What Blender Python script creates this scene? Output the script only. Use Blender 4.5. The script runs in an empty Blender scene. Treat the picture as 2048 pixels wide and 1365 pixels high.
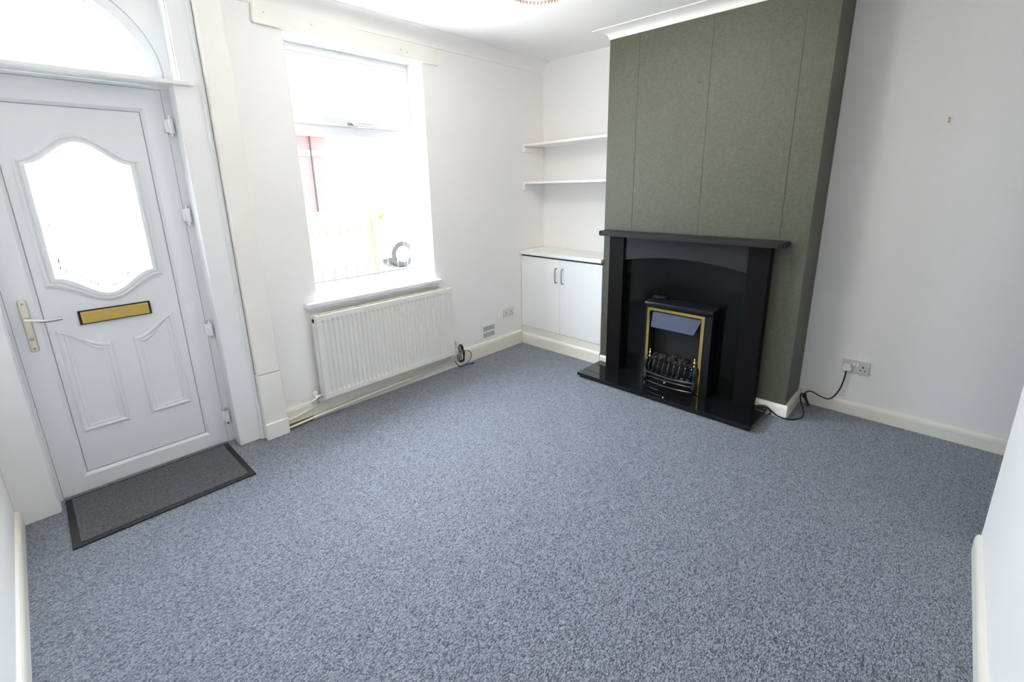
import bpy, bmesh, math, random
from mathutils import Vector, Matrix
random.seed(7)
PI = math.pi
C = bpy.context.scene.collection
SC = bpy.context.scene

# ------------------------------------------------------------------ camera
FPX, PPX, PPY = 923.13, 18.73, -72.69
yaw, pit, rol = math.radians(-46.864), math.radians(-14.638), math.radians(-0.849)
fw = Vector((math.sin(-yaw)*math.cos(pit), math.cos(yaw)*math.cos(pit), math.sin(pit)))
ri = fw.cross(Vector((0, 0, 1))).normalized()
up = ri.cross(fw)
r2 = ri*math.cos(rol) + up*math.sin(rol)
u2 = -ri*math.sin(rol) + up*math.cos(rol)
cd = bpy.data.cameras.new('camera')
cam = bpy.data.objects.new('camera', cd)
C.objects.link(cam)
m3 = Matrix((r2, u2, -fw)).transposed()
cam.matrix_world = Matrix.Translation((0.2743, -2.9645, 1.5106)) @ m3.to_4x4()
cd.sensor_fit = 'HORIZONTAL'
cd.sensor_width = 36.0
cd.lens = FPX/2048*36.0
cd.shift_x = -PPX/2048
cd.shift_y = PPY/2048
cd.clip_start = 0.02
cd.clip_end = 300
SC.camera = cam

# ------------------------------------------------------------------ world, sun, exposure
SC.view_settings.view_transform = 'Standard'
SC.view_settings.look = 'None'
SC.view_settings.gamma = 1.0
SC.view_settings.use_curve_mapping = False
SC.view_settings.exposure = 1.8
w = bpy.data.worlds.new('sky')
SC.world = w
w.use_nodes = True
bg = w.node_tree.nodes['Background']
bg.inputs[0].default_value = (0.74, 0.87, 1.0, 1)
# hazy sky: pale at the horizon, much brighter high up round the sun
_nt = w.node_tree
_tc = _nt.nodes.new('ShaderNodeTexCoord'); _sx = _nt.nodes.new('ShaderNodeSeparateXYZ')
_mr = _nt.nodes.new('ShaderNodeMapRange'); _mr.interpolation_type = 'SMOOTHSTEP'
_mr.inputs[1].default_value = 0.20; _mr.inputs[2].default_value = 0.85
_mr.inputs[3].default_value = 5.0; _mr.inputs[4].default_value = 14.0
_nt.links.new(_tc.outputs['Generated'], _sx.inputs[0]); _nt.links.new(_sx.outputs['Z'], _mr.inputs[0])
_my = _nt.nodes.new('ShaderNodeMapRange'); _my.interpolation_type = 'SMOOTHSTEP'     # the sun's half of the sky is the bright one
_my.inputs[1].default_value = -0.5; _my.inputs[2].default_value = 0.15
_my.inputs[3].default_value = 0.25; _my.inputs[4].default_value = 1.0
_nt.links.new(_sx.outputs['Y'], _my.inputs[0])
_mm = _nt.nodes.new('ShaderNodeMath'); _mm.operation = 'MULTIPLY'
_nt.links.new(_mr.outputs[0], _mm.inputs[0]); _nt.links.new(_my.outputs[0], _mm.inputs[1])
_nt.links.new(_mm.outputs[0], bg.inputs[1])
sun = bpy.data.lights.new('sun', 'SUN')
sun.energy = 15.0
sun.angle = math.radians(0.6)
sun.color = (1.0, 0.90, 0.78)
so = bpy.data.objects.new('sun', sun)
C.objects.link(so)
so.rotation_euler = Vector((-0.42, 0.10, 0.90)).to_track_quat('Z', 'Y').to_euler()
try:
    SC.cycles.max_bounces = 14
    SC.cycles.diffuse_bounces = 10
    SC.cycles.glossy_bounces = 5
    SC.cycles.transparent_max_bounces = 12
    SC.cycles.sample_clamp_indirect = 8.0
    SC.cycles.use_denoising = True
except Exception:
    pass

def portal(name, loc, sx, sy, rot):
    l = bpy.data.lights.new(name, 'AREA')
    l.shape = 'RECTANGLE'; l.size = sx; l.size_y = sy
    l.cycles.is_portal = True
    o = bpy.data.objects.new(name, l); C.objects.link(o)
    o.location = loc; o.rotation_euler = rot
portal('portal_window', (1.97, 0.27, 1.58), 0.95, 1.58, (-PI/2, 0, 0))
portal('portal_door', (0.53, 0.24, 1.72), 0.76, 1.5, (-PI/2, 0, 0))

# ------------------------------------------------------------------ materials
def mat(name, col, rough=0.5, metal=0.0, spec=0.5, bump=None, vary=None, coat=0.0):
    m = bpy.data.materials.new(name); m.use_nodes = True
    nt = m.node_tree; b = nt.nodes['Principled BSDF']
    b.inputs['Base Color'].default_value = (*col, 1)
    b.inputs['Roughness'].default_value = rough
    b.inputs['Metallic'].default_value = metal
    b.inputs['Specular IOR Level'].default_value = spec
    b.inputs['Coat Weight'].default_value = coat
    tc = nt.nodes.new('ShaderNodeTexCoord')
    if vary:      # (scale, other colour, amount)
        n = nt.nodes.new('ShaderNodeTexNoise'); n.inputs['Scale'].default_value = vary[0]
        n.inputs['Detail'].default_value = 5
        nt.links.new(tc.outputs['Object'], n.inputs['Vector'])
        mx = nt.nodes.new('ShaderNodeMix'); mx.data_type = 'RGBA'
        mx.inputs[6].default_value = (*col, 1)
        mx.inputs[7].default_value = (*vary[1], 1)
        r = nt.nodes.new('ShaderNodeMapRange')
        r.inputs[1].default_value = 0.45; r.inputs[2].default_value = 0.7
        r.inputs[4].default_value = vary[2]
        nt.links.new(n.outputs[0], r.inputs[0]); nt.links.new(r.outputs[0], mx.inputs[0])
        nt.links.new(mx.outputs[2], b.inputs['Base Color'])
    if bump:      # (scale, strength, distance)
        n = nt.nodes.new('ShaderNodeTexNoise'); n.inputs['Scale'].default_value = bump[0]
        n.inputs['Detail'].default_value = 4
        nt.links.new(tc.outputs['Object'], n.inputs['Vector'])
        bp = nt.nodes.new('ShaderNodeBump'); bp.inputs['Strength'].default_value = bump[1]
        bp.inputs['Distance'].default_value = bump[2]
        nt.links.new(n.outputs[0], bp.inputs['Height']); nt.links.new(bp.outputs[0], b.inputs['Normal'])
    return m

M = {}
def glass_mat_early(name):
    m = bpy.data.materials.new(name); m.use_nodes = True
    nt = m.node_tree; nt.nodes.clear()
    o = nt.nodes.new('ShaderNodeOutputMaterial'); t = nt.nodes.new('ShaderNodeBsdfTransparent')
    t.inputs[0].default_value = (0.95, 0.95, 0.93, 1)
    nt.links.new(t.outputs[0], o.inputs[0])
    return m
M['wall'] = mat('wall_paint', (0.86, 0.845, 0.825), 0.75, bump=(9, 0.25, 0.006), vary=(2.0, (0.84, 0.825, 0.80), 0.6))
M['ceil'] = mat('ceiling_paint', (0.88, 0.865, 0.85), 0.8, bump=(6, 0.15, 0.005))
M['coving'] = mat('coving_paint', (0.86, 0.845, 0.82), 0.6)
M['cream'] = mat('cream_gloss', (0.80, 0.775, 0.69), 0.35, vary=(9, (0.78, 0.74, 0.63), 0.5))
M['creamboard'] = mat('cream_board', (0.84, 0.82, 0.77), 0.5, vary=(5, (0.82, 0.79, 0.735), 0.7), bump=(12, 0.15, 0.003))
M['upvc'] = mat('white_upvc', (0.74, 0.75, 0.77), 0.3, spec=0.4)
M['casing'] = mat('casing_white', (0.80, 0.80, 0.80), 0.45)
M['rad'] = mat('radiator_enamel', (0.76, 0.755, 0.72), 0.4, spec=0.3)
M['radtop'] = mat('radiator_grille', (0.80, 0.77, 0.66), 0.4)
M['cup'] = mat('cupboard_white', (0.84, 0.84, 0.83), 0.4)
M['shelf'] = mat('shelf_white', (0.85, 0.84, 0.82), 0.45)
M['plastic'] = mat('white_plastic', (0.84, 0.84, 0.84), 0.35)
M['plastic_grey'] = mat('grey_white_plastic', (0.62, 0.61, 0.61), 0.4)
M['plastic_old'] = mat('aged_plastic', (0.70, 0.69, 0.64), 0.4)
M['seal'] = mat('grey_seal', (0.33, 0.33, 0.34), 0.6)
M['hole'] = mat('dark_slot', (0.02, 0.02, 0.02), 0.8)
M['ventdark'] = mat('vent_slot', (0.12, 0.12, 0.12), 0.8)
M['brass'] = mat('brass', (0.72, 0.50, 0.16), 0.22, 1.0)
M['brass_bright'] = mat('polished_brass', (0.95, 0.72, 0.32), 0.15, 1.0)
M['gold'] = mat('gold_anodised', (0.62, 0.43, 0.13), 0.38, 0.85)
M['chrome'] = mat('chrome', (0.75, 0.75, 0.76), 0.18, 1.0)
M['steel'] = mat('brushed_steel', (0.42, 0.42, 0.42), 0.35, 1.0)
M['handle'] = mat('cream_handle', (0.72, 0.68, 0.55), 0.35)
M['black'] = mat('black_painted_wood', (0.0055, 0.0048, 0.0055), 0.5, spec=0.13, bump=(60, 0.2, 0.001))
M['black_lighter'] = mat('lighter_black_wood', (0.020, 0.0185, 0.0205), 0.45, spec=0.25, bump=(60, 0.2, 0.001))  # black wood with a lighter base colour, for frieze and shelf
M['granite'] = mat('black_granite', (0.004, 0.005, 0.005), 0.07, spec=0.5, vary=(180, (0.02, 0.022, 0.02), 0.5))
M['granite_panel'] = mat('black_granite_panel', (0.004, 0.005, 0.005), 0.08, spec=0.22)
M['firebody'] = mat('fire_black_metal', (0.007, 0.008, 0.011), 0.32, spec=0.3)
M['fireinner'] = mat('fire_inner', (0.006, 0.005, 0.005), 0.6)
M['visor'] = mat('fire_hood', (0.085, 0.10, 0.15), 0.42, 0.5)  # blue-grey base colour carries the reflection of window and sky
M['castiron'] = mat('cast_iron', (0.010, 0.012, 0.017), 0.20)
M['coal'] = mat('coal', (0.018, 0.013, 0.012), 0.8, vary=(60, (0.07, 0.04, 0.032), 0.6), bump=(90, 0.6, 0.004))
M['cable'] = mat('black_cable', (0.008, 0.008, 0.008), 0.4)
M['cable_grey'] = mat('brown_black_cable', (0.030, 0.026, 0.020), 0.5)
M['rubber'] = mat('rubber_border', (0.012, 0.012, 0.013), 0.6)
M['gap'] = mat('shadow_gap', (0.02, 0.02, 0.02), 0.9)
M['rust'] = mat('bare_timber', (0.25, 0.14, 0.07), 0.8)
M['bead'] = mat('smoked_bead', (0.10, 0.075, 0.07), 0.3, spec=0.3)
M['street'] = mat('paving', (0.50, 0.475, 0.44), 0.9, vary=(1.5, (0.44, 0.42, 0.39), 0.6))
M['lead_pipe'] = mat('grey_downpipe', (0.045, 0.045, 0.05), 0.7)
M['asphalt'] = mat('asphalt', (0.10, 0.10, 0.10), 0.9)
M['render'] = mat('white_render', (0.75, 0.73, 0.70), 0.9)
M['slate'] = mat('roof_slate', (0.30, 0.30, 0.33), 0.8)
M['fencewood'] = mat('fence_timber', (0.24, 0.125, 0.072), 0.8, vary=(3, (0.34, 0.19, 0.12), 0.8))
M['hedge'] = mat('hedge_leaf', (0.16, 0.20, 0.025), 0.7, vary=(8, (0.22, 0.25, 0.04), 0.8))
M['iron'] = mat('railing_iron', (0.018, 0.018, 0.020), 0.5)
M['carpaint'] = mat('car_silver', (0.30, 0.31, 0.33), 0.3, 0.5)
M['carglass'] = mat('car_glass', (0.03, 0.08, 0.10), 0.05)
M['tyre'] = mat('tyre', (0.020, 0.020, 0.021), 0.8)

M['bulb'] = glass_mat_early('bulb_glass')
def brick_mat():
    m = bpy.data.materials.new('red_brick'); m.use_nodes = True
    nt = m.node_tree; b = nt.nodes['Principled BSDF']; b.inputs['Roughness'].default_value = 0.9
    tc = nt.nodes.new('ShaderNodeTexCoord')
    mp = nt.nodes.new('ShaderNodeMapping'); mp.inputs['Rotation'].default_value = (PI/2, 0, 0)
    br = nt.nodes.new('ShaderNodeTexBrick')
    br.inputs['Color1'].default_value = (0.33, 0.16, 0.14, 1); br.inputs['Color2'].default_value = (0.30, 0.155, 0.135, 1)
    br.inputs['Mortar'].default_value = (0.40, 0.26, 0.24, 1); br.inputs['Scale'].default_value = 1.0
    br.inputs['Brick Width'].default_value = 0.225; br.inputs['Row Height'].default_value = 0.075
    br.inputs['Mortar Size'].default_value = 0.008
    nt.links.new(tc.outputs['Object'], mp.inputs[0]); nt.links.new(mp.outputs[0], br.inputs[0])
    nt.links.new(br.outputs[0], b.inputs['Base Color'])
    return m
M['brick'] = brick_mat()

def carpet_mat(name, dark, mid, light, sx, sy):
    m = bpy.data.materials.new(name); m.use_nodes = True
    nt = m.node_tree; b = nt.nodes['Principled BSDF']
    b.inputs['Roughness'].default_value = 0.6; b.inputs['Specular IOR Level'].default_value = 0.35
    b.inputs['Sheen Weight'].default_value = 0.5; b.inputs['Sheen Roughness'].default_value = 0.4; b.inputs['Sheen Tint'].default_value = (0.85, 0.92, 1.0, 1)
    tc = nt.nodes.new('ShaderNodeTexCoord')
    mp = nt.nodes.new('ShaderNodeMapping'); mp.inputs['Scale'].default_value = (sx, sy, sy)
    nt.links.new(tc.outputs['Object'], mp.inputs[0])
    # slight wobble of the rows
    wn = nt.nodes.new('ShaderNodeTexNoise'); wn.inputs['Scale'].default_value = 0.35
    ad = nt.nodes.new('ShaderNodeVectorMath'); ad.operation = 'MULTIPLY_ADD'
    ad.inputs[1].default_value = (1.2, 1.2, 0)
    nt.links.new(mp.outputs[0], wn.inputs['Vector'])
    nt.links.new(wn.outputs['Color'], ad.inputs[0]); nt.links.new(mp.outputs[0], ad.inputs[2])
    vo = nt.nodes.new('ShaderNodeTexVoronoi'); vo.feature = 'F1'; vo.inputs['Scale'].default_value = 1.0
    vo.inputs['Randomness'].default_value = 0.85
    nt.links.new(ad.outputs[0], vo.inputs['Vector'])
    n2 = nt.nodes.new('ShaderNodeTexNoise'); n2.inputs['Scale'].default_value = 1.6; n2.inputs['Detail'].default_value = 3
    nt.links.new(mp.outputs[0], n2.inputs['Vector'])
    sep = nt.nodes.new('ShaderNodeSeparateColor'); nt.links.new(vo.outputs['Color'], sep.inputs[0])
    # tuft colour from the cell, darker between tufts
    mix = nt.nodes.new('ShaderNodeMath'); mix.operation = 'MULTIPLY_ADD'; mix.inputs[1].default_value = 0.38
    nt.links.new(sep.outputs[0], mix.inputs[0])
    m2 = nt.nodes.new('ShaderNodeMath'); m2.operation = 'MULTIPLY'; m2.inputs[1].default_value = 0.95
    nt.links.new(n2.outputs[0], m2.inputs[0]); nt.links.new(m2.outputs[0], mix.inputs[2])
    sb = nt.nodes.new('ShaderNodeMath'); sb.operation = 'MULTIPLY_ADD'; sb.inputs[1].default_value = -0.75
    nt.links.new(vo.outputs['Distance'], sb.inputs[0]); nt.links.new(mix.outputs[0], sb.inputs[2])
    cr = nt.nodes.new('ShaderNodeValToRGB')
    cr.color_ramp.elements[0].position = 0.02; cr.color_ramp.elements[0].color = (*dark, 1)
    cr.color_ramp.elements[1].position = 0.66; cr.color_ramp.elements[1].color = (*light, 1)
    e = cr.color_ramp.elements.new(0.28); e.color = (*mid, 1)
    nt.links.new(sb.outputs[0], cr.inputs[0]); nt.links.new(cr.outputs[0], b.inputs['Base Color'])
    bp = nt.nodes.new('ShaderNodeBump'); bp.inputs['Strength'].default_value = 0.7; bp.inputs['Distance'].default_value = 0.004
    nt.links.new(sb.outputs[0], bp.inputs['Height']); nt.links.new(bp.outputs[0], b.inputs['Normal'])
    return m
M['carpet'] = carpet_mat('grey_loop_carpet', (0.028, 0.030, 0.040), (0.178, 0.190, 0.232), (0.37, 0.39, 0.46), 135, 280)
M['mat'] = carpet_mat('barrier_mat_pile', (0.010, 0.0095, 0.009), (0.034, 0.031, 0.030), (0.13, 0.125, 0.125), 190, 190)

def paper_mat():
    m = bpy.data.materials.new('green_textured_wallpaper'); m.use_nodes = True
    nt = m.node_tree; b = nt.nodes['Principled BSDF']
    b.inputs['Roughness'].default_value = 0.5; b.inputs['Specular IOR Level'].default_value = 0.6
    tc = nt.nodes.new('ShaderNodeTexCoord')
    outs = []
    for sc in ((900, 1500, 120), (900, 120, 1500)):
        mp = nt.nodes.new('ShaderNodeMapping')
        mp.inputs['Scale'].default_value = (sc[0]*0.3, sc[1]*0.3, sc[2]*0.3)
        n = nt.nodes.new('ShaderNodeTexNoise'); n.inputs['Scale'].default_value = 1.0; n.inputs['Detail'].default_value = 2
        nt.links.new(tc.outputs['Object'], mp.inputs[0]); nt.links.new(mp.outputs[0], n.inputs['Vector'])
        outs.append(n)
    ad = nt.nodes.new('ShaderNodeMath'); ad.operation = 'ADD'
    nt.links.new(outs[0].outputs[0], ad.inputs[0]); nt.links.new(outs[1].outputs[0], ad.inputs[1])
    n3 = nt.nodes.new('ShaderNodeTexNoise'); n3.inputs['Scale'].default_value = 4.0
    nt.links.new(tc.outputs['Object'], n3.inputs['Vector'])
    cr = nt.nodes.new('ShaderNodeValToRGB')
    cr.color_ramp.elements[0].position = 0.70; cr.color_ramp.elements[0].color = (0.053, 0.055, 0.033, 1)
    cr.color_ramp.elements[1].position = 1.30; cr.color_ramp.elements[1].color = (0.104, 0.106, 0.069, 1)
    mr = nt.nodes.new('ShaderNodeMapRange'); mr.inputs[1].default_value = 0.7; mr.inputs[2].default_value = 1.3
    cr.color_ramp.elements[0].position = 0.0; cr.color_ramp.elements[1].position = 1.0
    nt.links.new(ad.outputs[0], mr.inputs[0]); nt.links.new(mr.outputs[0], cr.inputs[0])
    nt.links.new(cr.outputs[0], b.inputs['Base Color'])
    bp = nt.nodes.new('ShaderNodeBump'); bp.inputs['Strength'].default_value = 0.35; bp.inputs['Distance'].default_value = 0.002
    nt.links.new(ad.outputs[0], bp.inputs['Height']); nt.links.new(bp.outputs[0], b.inputs['Normal'])
    return m
M['paper'] = paper_mat()

def glass_mat(name, tint=(1, 1, 1), refl=0.08, rough=0.0):
    m = bpy.data.materials.new(name); m.use_nodes = True
    nt = m.node_tree; nt.nodes.clear()
    o = nt.nodes.new('ShaderNodeOutputMaterial')
    t = nt.nodes.new('ShaderNodeBsdfTransparent'); t.inputs[0].default_value = (*tint, 1)
    g = nt.nodes.new('ShaderNodeBsdfGlossy'); g.inputs['Roughness'].default_value = rough
    # Schlick reflectance from the unsigned angle, the same on both faces of the pane
    ge = nt.nodes.new('ShaderNodeNewGeometry')
    dt = nt.nodes.new('ShaderNodeVectorMath'); dt.operation = 'DOT_PRODUCT'
    nt.links.new(ge.outputs['Normal'], dt.inputs[0]); nt.links.new(ge.outputs['Incoming'], dt.inputs[1])
    ab = nt.nodes.new('ShaderNodeMath'); ab.operation = 'ABSOLUTE'; nt.links.new(dt.outputs['Value'], ab.inputs[0])
    om = nt.nodes.new('ShaderNodeMath'); om.operation = 'SUBTRACT'; om.inputs[0].default_value = 1.0; nt.links.new(ab.outputs[0], om.inputs[1])
    pw = nt.nodes.new('ShaderNodeMath'); pw.operation = 'POWER'; pw.inputs[1].default_value = 5.0; nt.links.new(om.outputs[0], pw.inputs[0])
    f = nt.nodes.new('ShaderNodeMath'); f.operation = 'MULTIPLY_ADD'; f.inputs[1].default_value = 0.96; f.inputs[2].default_value = 0.035
    nt.links.new(pw.outputs[0], f.inputs[0])
    mx = nt.nodes.new('ShaderNodeMixShader')
    nt.links.new(f.outputs[0], mx.inputs[0]); nt.links.new(t.outputs[0], mx.inputs[1]); nt.links.new(g.outputs[0], mx.inputs[2])
    nt.links.new(mx.outputs[0], o.inputs[0])
    return m
M['glass'] = glass_mat('clear_glass', (0.97, 0.98, 0.98))
M['tint_pink'] = glass_mat('pink_cut_glass', (0.24, 0.16, 0.20))
M['tint_blue'] = glass_mat('blue_cut_glass', (0.15, 0.21, 0.25))
M['tint_amber'] = glass_mat('amber_cut_glass', (0.25, 0.21, 0.15))
M['lead'] = mat('lead_came', (0.55, 0.53, 0.50), 0.4, 0.6)

# ------------------------------------------------------------------ object helpers
WL = {}
def thing(name, label, cat, loc, group=None, kind=None):
    o = bpy.data.objects.new(name, None); C.objects.link(o)
    o.empty_display_size = 0.1
    o.location = loc; WL[o] = Vector(loc)
    if label: o['label'] = label
    if cat: o['category'] = cat
    if group: o['group'] = group
    if kind: o['kind'] = kind
    return o

def obj(name, bm, m, parent=None, smooth=False, label=None, cat=None, kind=None, origin=None, group=None):
    """geometry in bm is given in world coordinates"""
    bmesh.ops.recalc_face_normals(bm, faces=bm.faces)
    pl = WL[parent] if parent else Vector((0, 0, 0))
    org = Vector(origin) if origin else (pl if parent else Vector((0, 0, 0)))
    bmesh.ops.translate(bm, verts=bm.verts, vec=-org)
    me = bpy.data.meshes.new(name); bm.to_mesh(me); bm.free()
    me.materials.append(M[m] if isinstance(m, str) else m)
    if smooth:
        for p in me.polygons: p.use_smooth = True
        try: me.set_sharp_from_angle(angle=math.radians(35))
        except Exception: pass
    o = bpy.data.objects.new(name, me); C.objects.link(o)
    if parent: o.parent = parent
    o.location = org - pl
    WL[o] = org
    if label: o['label'] = label
    if cat: o['category'] = cat
    if kind: o['kind'] = kind
    if group: o['group'] = group
    return o

def B(): return bmesh.new()

def box(bm, x0, x1, y0, y1, z0, z1, bev=0.0, seg=2):
    r = bmesh.ops.create_cube(bm, size=1.0)
    vs = r['verts']
    for v in vs:
        v.co = Vector(((x0+x1)/2 + v.co.x*(x1-x0), (y0+y1)/2 + v.co.y*(y1-y0), (z0+z1)/2 + v.co.z*(z1-z0)))
    if bev > 0:
        es = list({e for v in vs for e in v.link_edges})
        bmesh.ops.bevel(bm, geom=es, offset=bev, segments=seg, affect='EDGES', profile=0.5)
    return vs

def hexa(bm, pts):
    """8 points: bottom 4 then top 4"""
    v = [bm.verts.new(p) for p in pts]
    for f in ((0, 1, 2, 3), (4, 5, 6, 7), (0, 1, 5, 4), (1, 2, 6, 5), (2, 3, 7, 6), (3, 0, 4, 7)):
        bm.faces.new([v[i] for i in f])

def prism(bm, pts, axis, a, b, bev=0.0):
    """2-D polygon extruded along axis from a to b. axis y: pts are (x,z); axis x: (y,z); axis z: (x,y)"""
    def P(p, t):
        return {'x': (t, p[0], p[1]), 'y': (p[0], t, p[1]), 'z': (p[0], p[1], t)}[axis]
    A = [bm.verts.new(P(p, a)) for p in pts]; D = [bm.verts.new(P(p, b)) for p in pts]
    n = len(pts)
    fs = [bm.faces.new(A), bm.faces.new(D)]
    for i in range(n):
        fs.append(bm.faces.new([A[i], A[(i+1) % n], D[(i+1) % n], D[i]]))
    if bev > 0:
        es = list({e for f in fs[:2] for e in f.edges})
        bmesh.ops.bevel(bm, geom=es, offset=bev, segments=2, affect='EDGES')

def strip(bm, outer, inner, axis, a, b):
    """ring between two matched closed outlines, extruded a..b"""
    def P(p, t):
        return {'x': (t, p[0], p[1]), 'y': (p[0], t, p[1]), 'z': (p[0], p[1], t)}[axis]
    n = len(outer)
    L = [[bm.verts.new(P(p, t)) for p in s] for s in (outer, inner) for t in (a, b)]
    oa, ob, ia, ib = L
    for i in range(n):
        j = (i+1) % n
        bm.faces.new([oa[i], oa[j], ia[j], ia[i]]); bm.faces.new([ob[i], ob[j], ib[j], ib[i]])
        bm.faces.new([oa[i], oa[j], ob[j], ob[i]]); bm.faces.new([ia[i], ia[j], ib[j], ib[i]])

def rings(bm, loops, cap=True):
    """loft closed loops of 3-D points"""
    V = [[bm.verts.new(p) for p in l] for l in loops]
    n = len(V[0])
    for a, b in zip(V[:-1], V[1:]):
        for i in range(n):
            bm.faces.new([a[i], a[(i+1) % n], b[(i+1) % n], b[i]])
    if cap:
        bm.faces.new(V[0]); bm.faces.new(V[-1])

def cyl(bm, p0, p1, r0, r1=None, n=16, cap=True):
    r1 = r0 if r1 is None else r1
    p0, p1 = Vector(p0), Vector(p1); d = (p1-p0).normalized()
    a = d.orthogonal().normalized(); b = d.cross(a)
    L = []
    for p, r in ((p0, r0), (p1, r1)):
        L.append([p + (a*math.cos(2*PI*i/n) + b*math.sin(2*PI*i/n))*max(r, 1e-5) for i in range(n)])
    rings(bm, L, cap)

def lathe(bm, c, prof, n=20, axis='z'):
    """prof: list of (r, t) along axis from c"""
    L = []
    for r, t in prof:
        l = []
        for i in range(n):
            a = 2*PI*i/n; u, v = max(r, 1e-4)*math.cos(a), max(r, 1e-4)*math.sin(a)
            l.append({'z': (c[0]+u, c[1]+v, c[2]+t), 'x': (c[0]+t, c[1]+u, c[2]+v), 'y': (c[0]+u, c[1]+t, c[2]+v)}[axis])
        L.append(l)
    rings(bm, L)

def smooth_path(pts, k=8):
    pts = [Vector(p) for p in pts]; out = []
    n = len(pts)
    for i in range(n-1):
        p0 = pts[max(i-1, 0)]; p1 = pts[i]; p2 = pts[i+1]; p3 = pts[min(i+2, n-1)]
        for j in range(k):
            t = j/k
            out.append(0.5*((2*p1) + (p2-p0)*t + (2*p0-5*p1+4*p2-p3)*t*t + (3*p1-p0-3*p2+p3)*t**3))
    out.append(pts[-1]); return out

def tube(bm, pts, r, n=10, k=8, taper=None):
    P = smooth_path(pts, k) if k else [Vector(p) for p in pts]
    L = []; prev = None
    for i, p in enumerate(P):
        d = (P[min(i+1, len(P)-1)] - P[max(i-1, 0)])
        if d.length < 1e-9: d = Vector((0, 0, 1))
        d.normalize()
        if prev is None: a = d.orthogonal().normalized()
        else:
            a = prev - d*prev.dot(d)
            a = a.normalized() if a.length > 1e-6 else d.orthogonal().normalized()
        prev = a; b = d.cross(a)
        rr = r if taper is None else r*(taper[0] + (taper[1]-taper[0])*i/(len(P)-1))
        L.append([p + (a*math.cos(2*PI*q/n) + b*math.sin(2*PI*q/n))*rr for q in range(n)])
    rings(bm, L)

def frame(bm, x0, x1, z0, z1, t, y0, y1, ch=0.0):
    """rectangular frame in the xz plane; t = (left,right,bottom,top) widths; ch bevels the inner front arris (front = y0)"""
    l, r, b, u = t
    O = [(x0, z0), (x1, z0), (x1, z1), (x0, z1)]
    I = [(x0+l, z0+b), (x1-r, z0+b), (x1-r, z1-u), (x0+l, z1-u)]
    I2 = [(x0+l-ch, z0+b-ch), (x1-r+ch, z0+b-ch), (x1-r+ch, z1-u+ch), (x0+l-ch, z1-u+ch)]
    def lp(s, y): return [bm.verts.new((p[0], y, p[1])) for p in s]
    seq = [lp(O, y1), lp(O, y0)]
    if ch > 0: seq += [lp(I2, y0), lp(I, y0+ch*0.8)]
    else: seq += [lp(I, y0)]
    seq += [lp(I, y1)]
    seq.append(seq[0])
    for a, b2 in zip(seq[:-1], seq[1:]):
        for i in range(4):
            bm.faces.new([a[i], a[(i+1) % 4], b2[(i+1) % 4], b2[i]])

# ------------------------------------------------------------------ room dimensions (metres)
CH = 2.57                       # ceiling height
WX, WR = 3.7745, 3.7934         # alcove back walls
XC = 3.447                      # chimney breast face
YC0, YC1 = -0.914, -2.338       # chimney breast ends
YB = -3.25                      # back wall face
DX0, DX1 = 0.14, 0.925          # door opening
WX0, WX1, WZ0, WZ1 = 1.497, 2.44, 0.78, 2.37   # window opening

# floor, ceiling
bm = B(); box(bm, -0.0, WR, -8.7, 0.25, -0.05, 0.0); obj('floor', bm, 'carpet', kind='structure')
bm = B(); box(bm, -0.25, WR+0.25, -8.9, 0.3, CH, CH+0.12); obj('ceiling', bm, 'ceil', kind='structure')
# front wall with the door and window openings
bm = B()
box(bm, -0.25, DX0, 0, 0.3, -0.3, CH)
box(bm, DX0, 0.955, 0.12, 0.3, 2.47, CH)
box(bm, DX1+0.03, WX0, 0, 0.3, -0.3, CH)
box(bm, WX0, WX1, 0, 0.3, -0.3, WZ0)
box(bm, WX0, WX1, 0, 0.3, WZ1, CH)
box(bm, WX1, WX+0.3, 0, 0.3, -0.3, CH)
box(bm, DX0, 0.955, 0.16, 0.3, -0.3, -0.001)
obj('wall_front', bm, 'wall', kind='structure')
bm = B(); box(bm, -0.25, 0, -8.9, 0, -0.1, CH); obj('wall_left', bm, 'wall', kind='structure')
bm = B(); box(bm, WX, WX+0.25, YC0, 0.0, -0.1, CH); obj('wall_alcove', bm, 'wall', kind='structure')
bm = B(); box(bm, WR, WR+0.25, -8.9, YC1, -0.1, CH); obj('wall_right', bm, 'wall', kind='structure')
bm = B(); box(bm, -0.0, 2.745, YB-0.12, YB, 0.0, CH, 0.006); obj('wall_back', bm, 'wall', kind='structure')
# the unseen space behind, past the end of the back wall, deepened to darken it
bm = B(); box(bm, -0.25, WR+0.25, -8.9, -8.7, -0.1, CH)
obj('wall_rear', bm, 'wall', kind='structure')

# chimney breast: green papered body, paper seams as fine raised laps
bm = B()
box(bm, XC, WX+0.25, YC1, YC0, -0.05, CH)
obj('wall_chimney', bm, 'paper', kind='structure')
bm = B()
for y in (-1.152, -1.662, -2.176):
    box(bm, XC-0.0022, XC+0.001, y-0.0022, y+0.0022, 0.09, 2.52)
obj('trim_1', bm, M['paper'], kind='structure')

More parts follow.
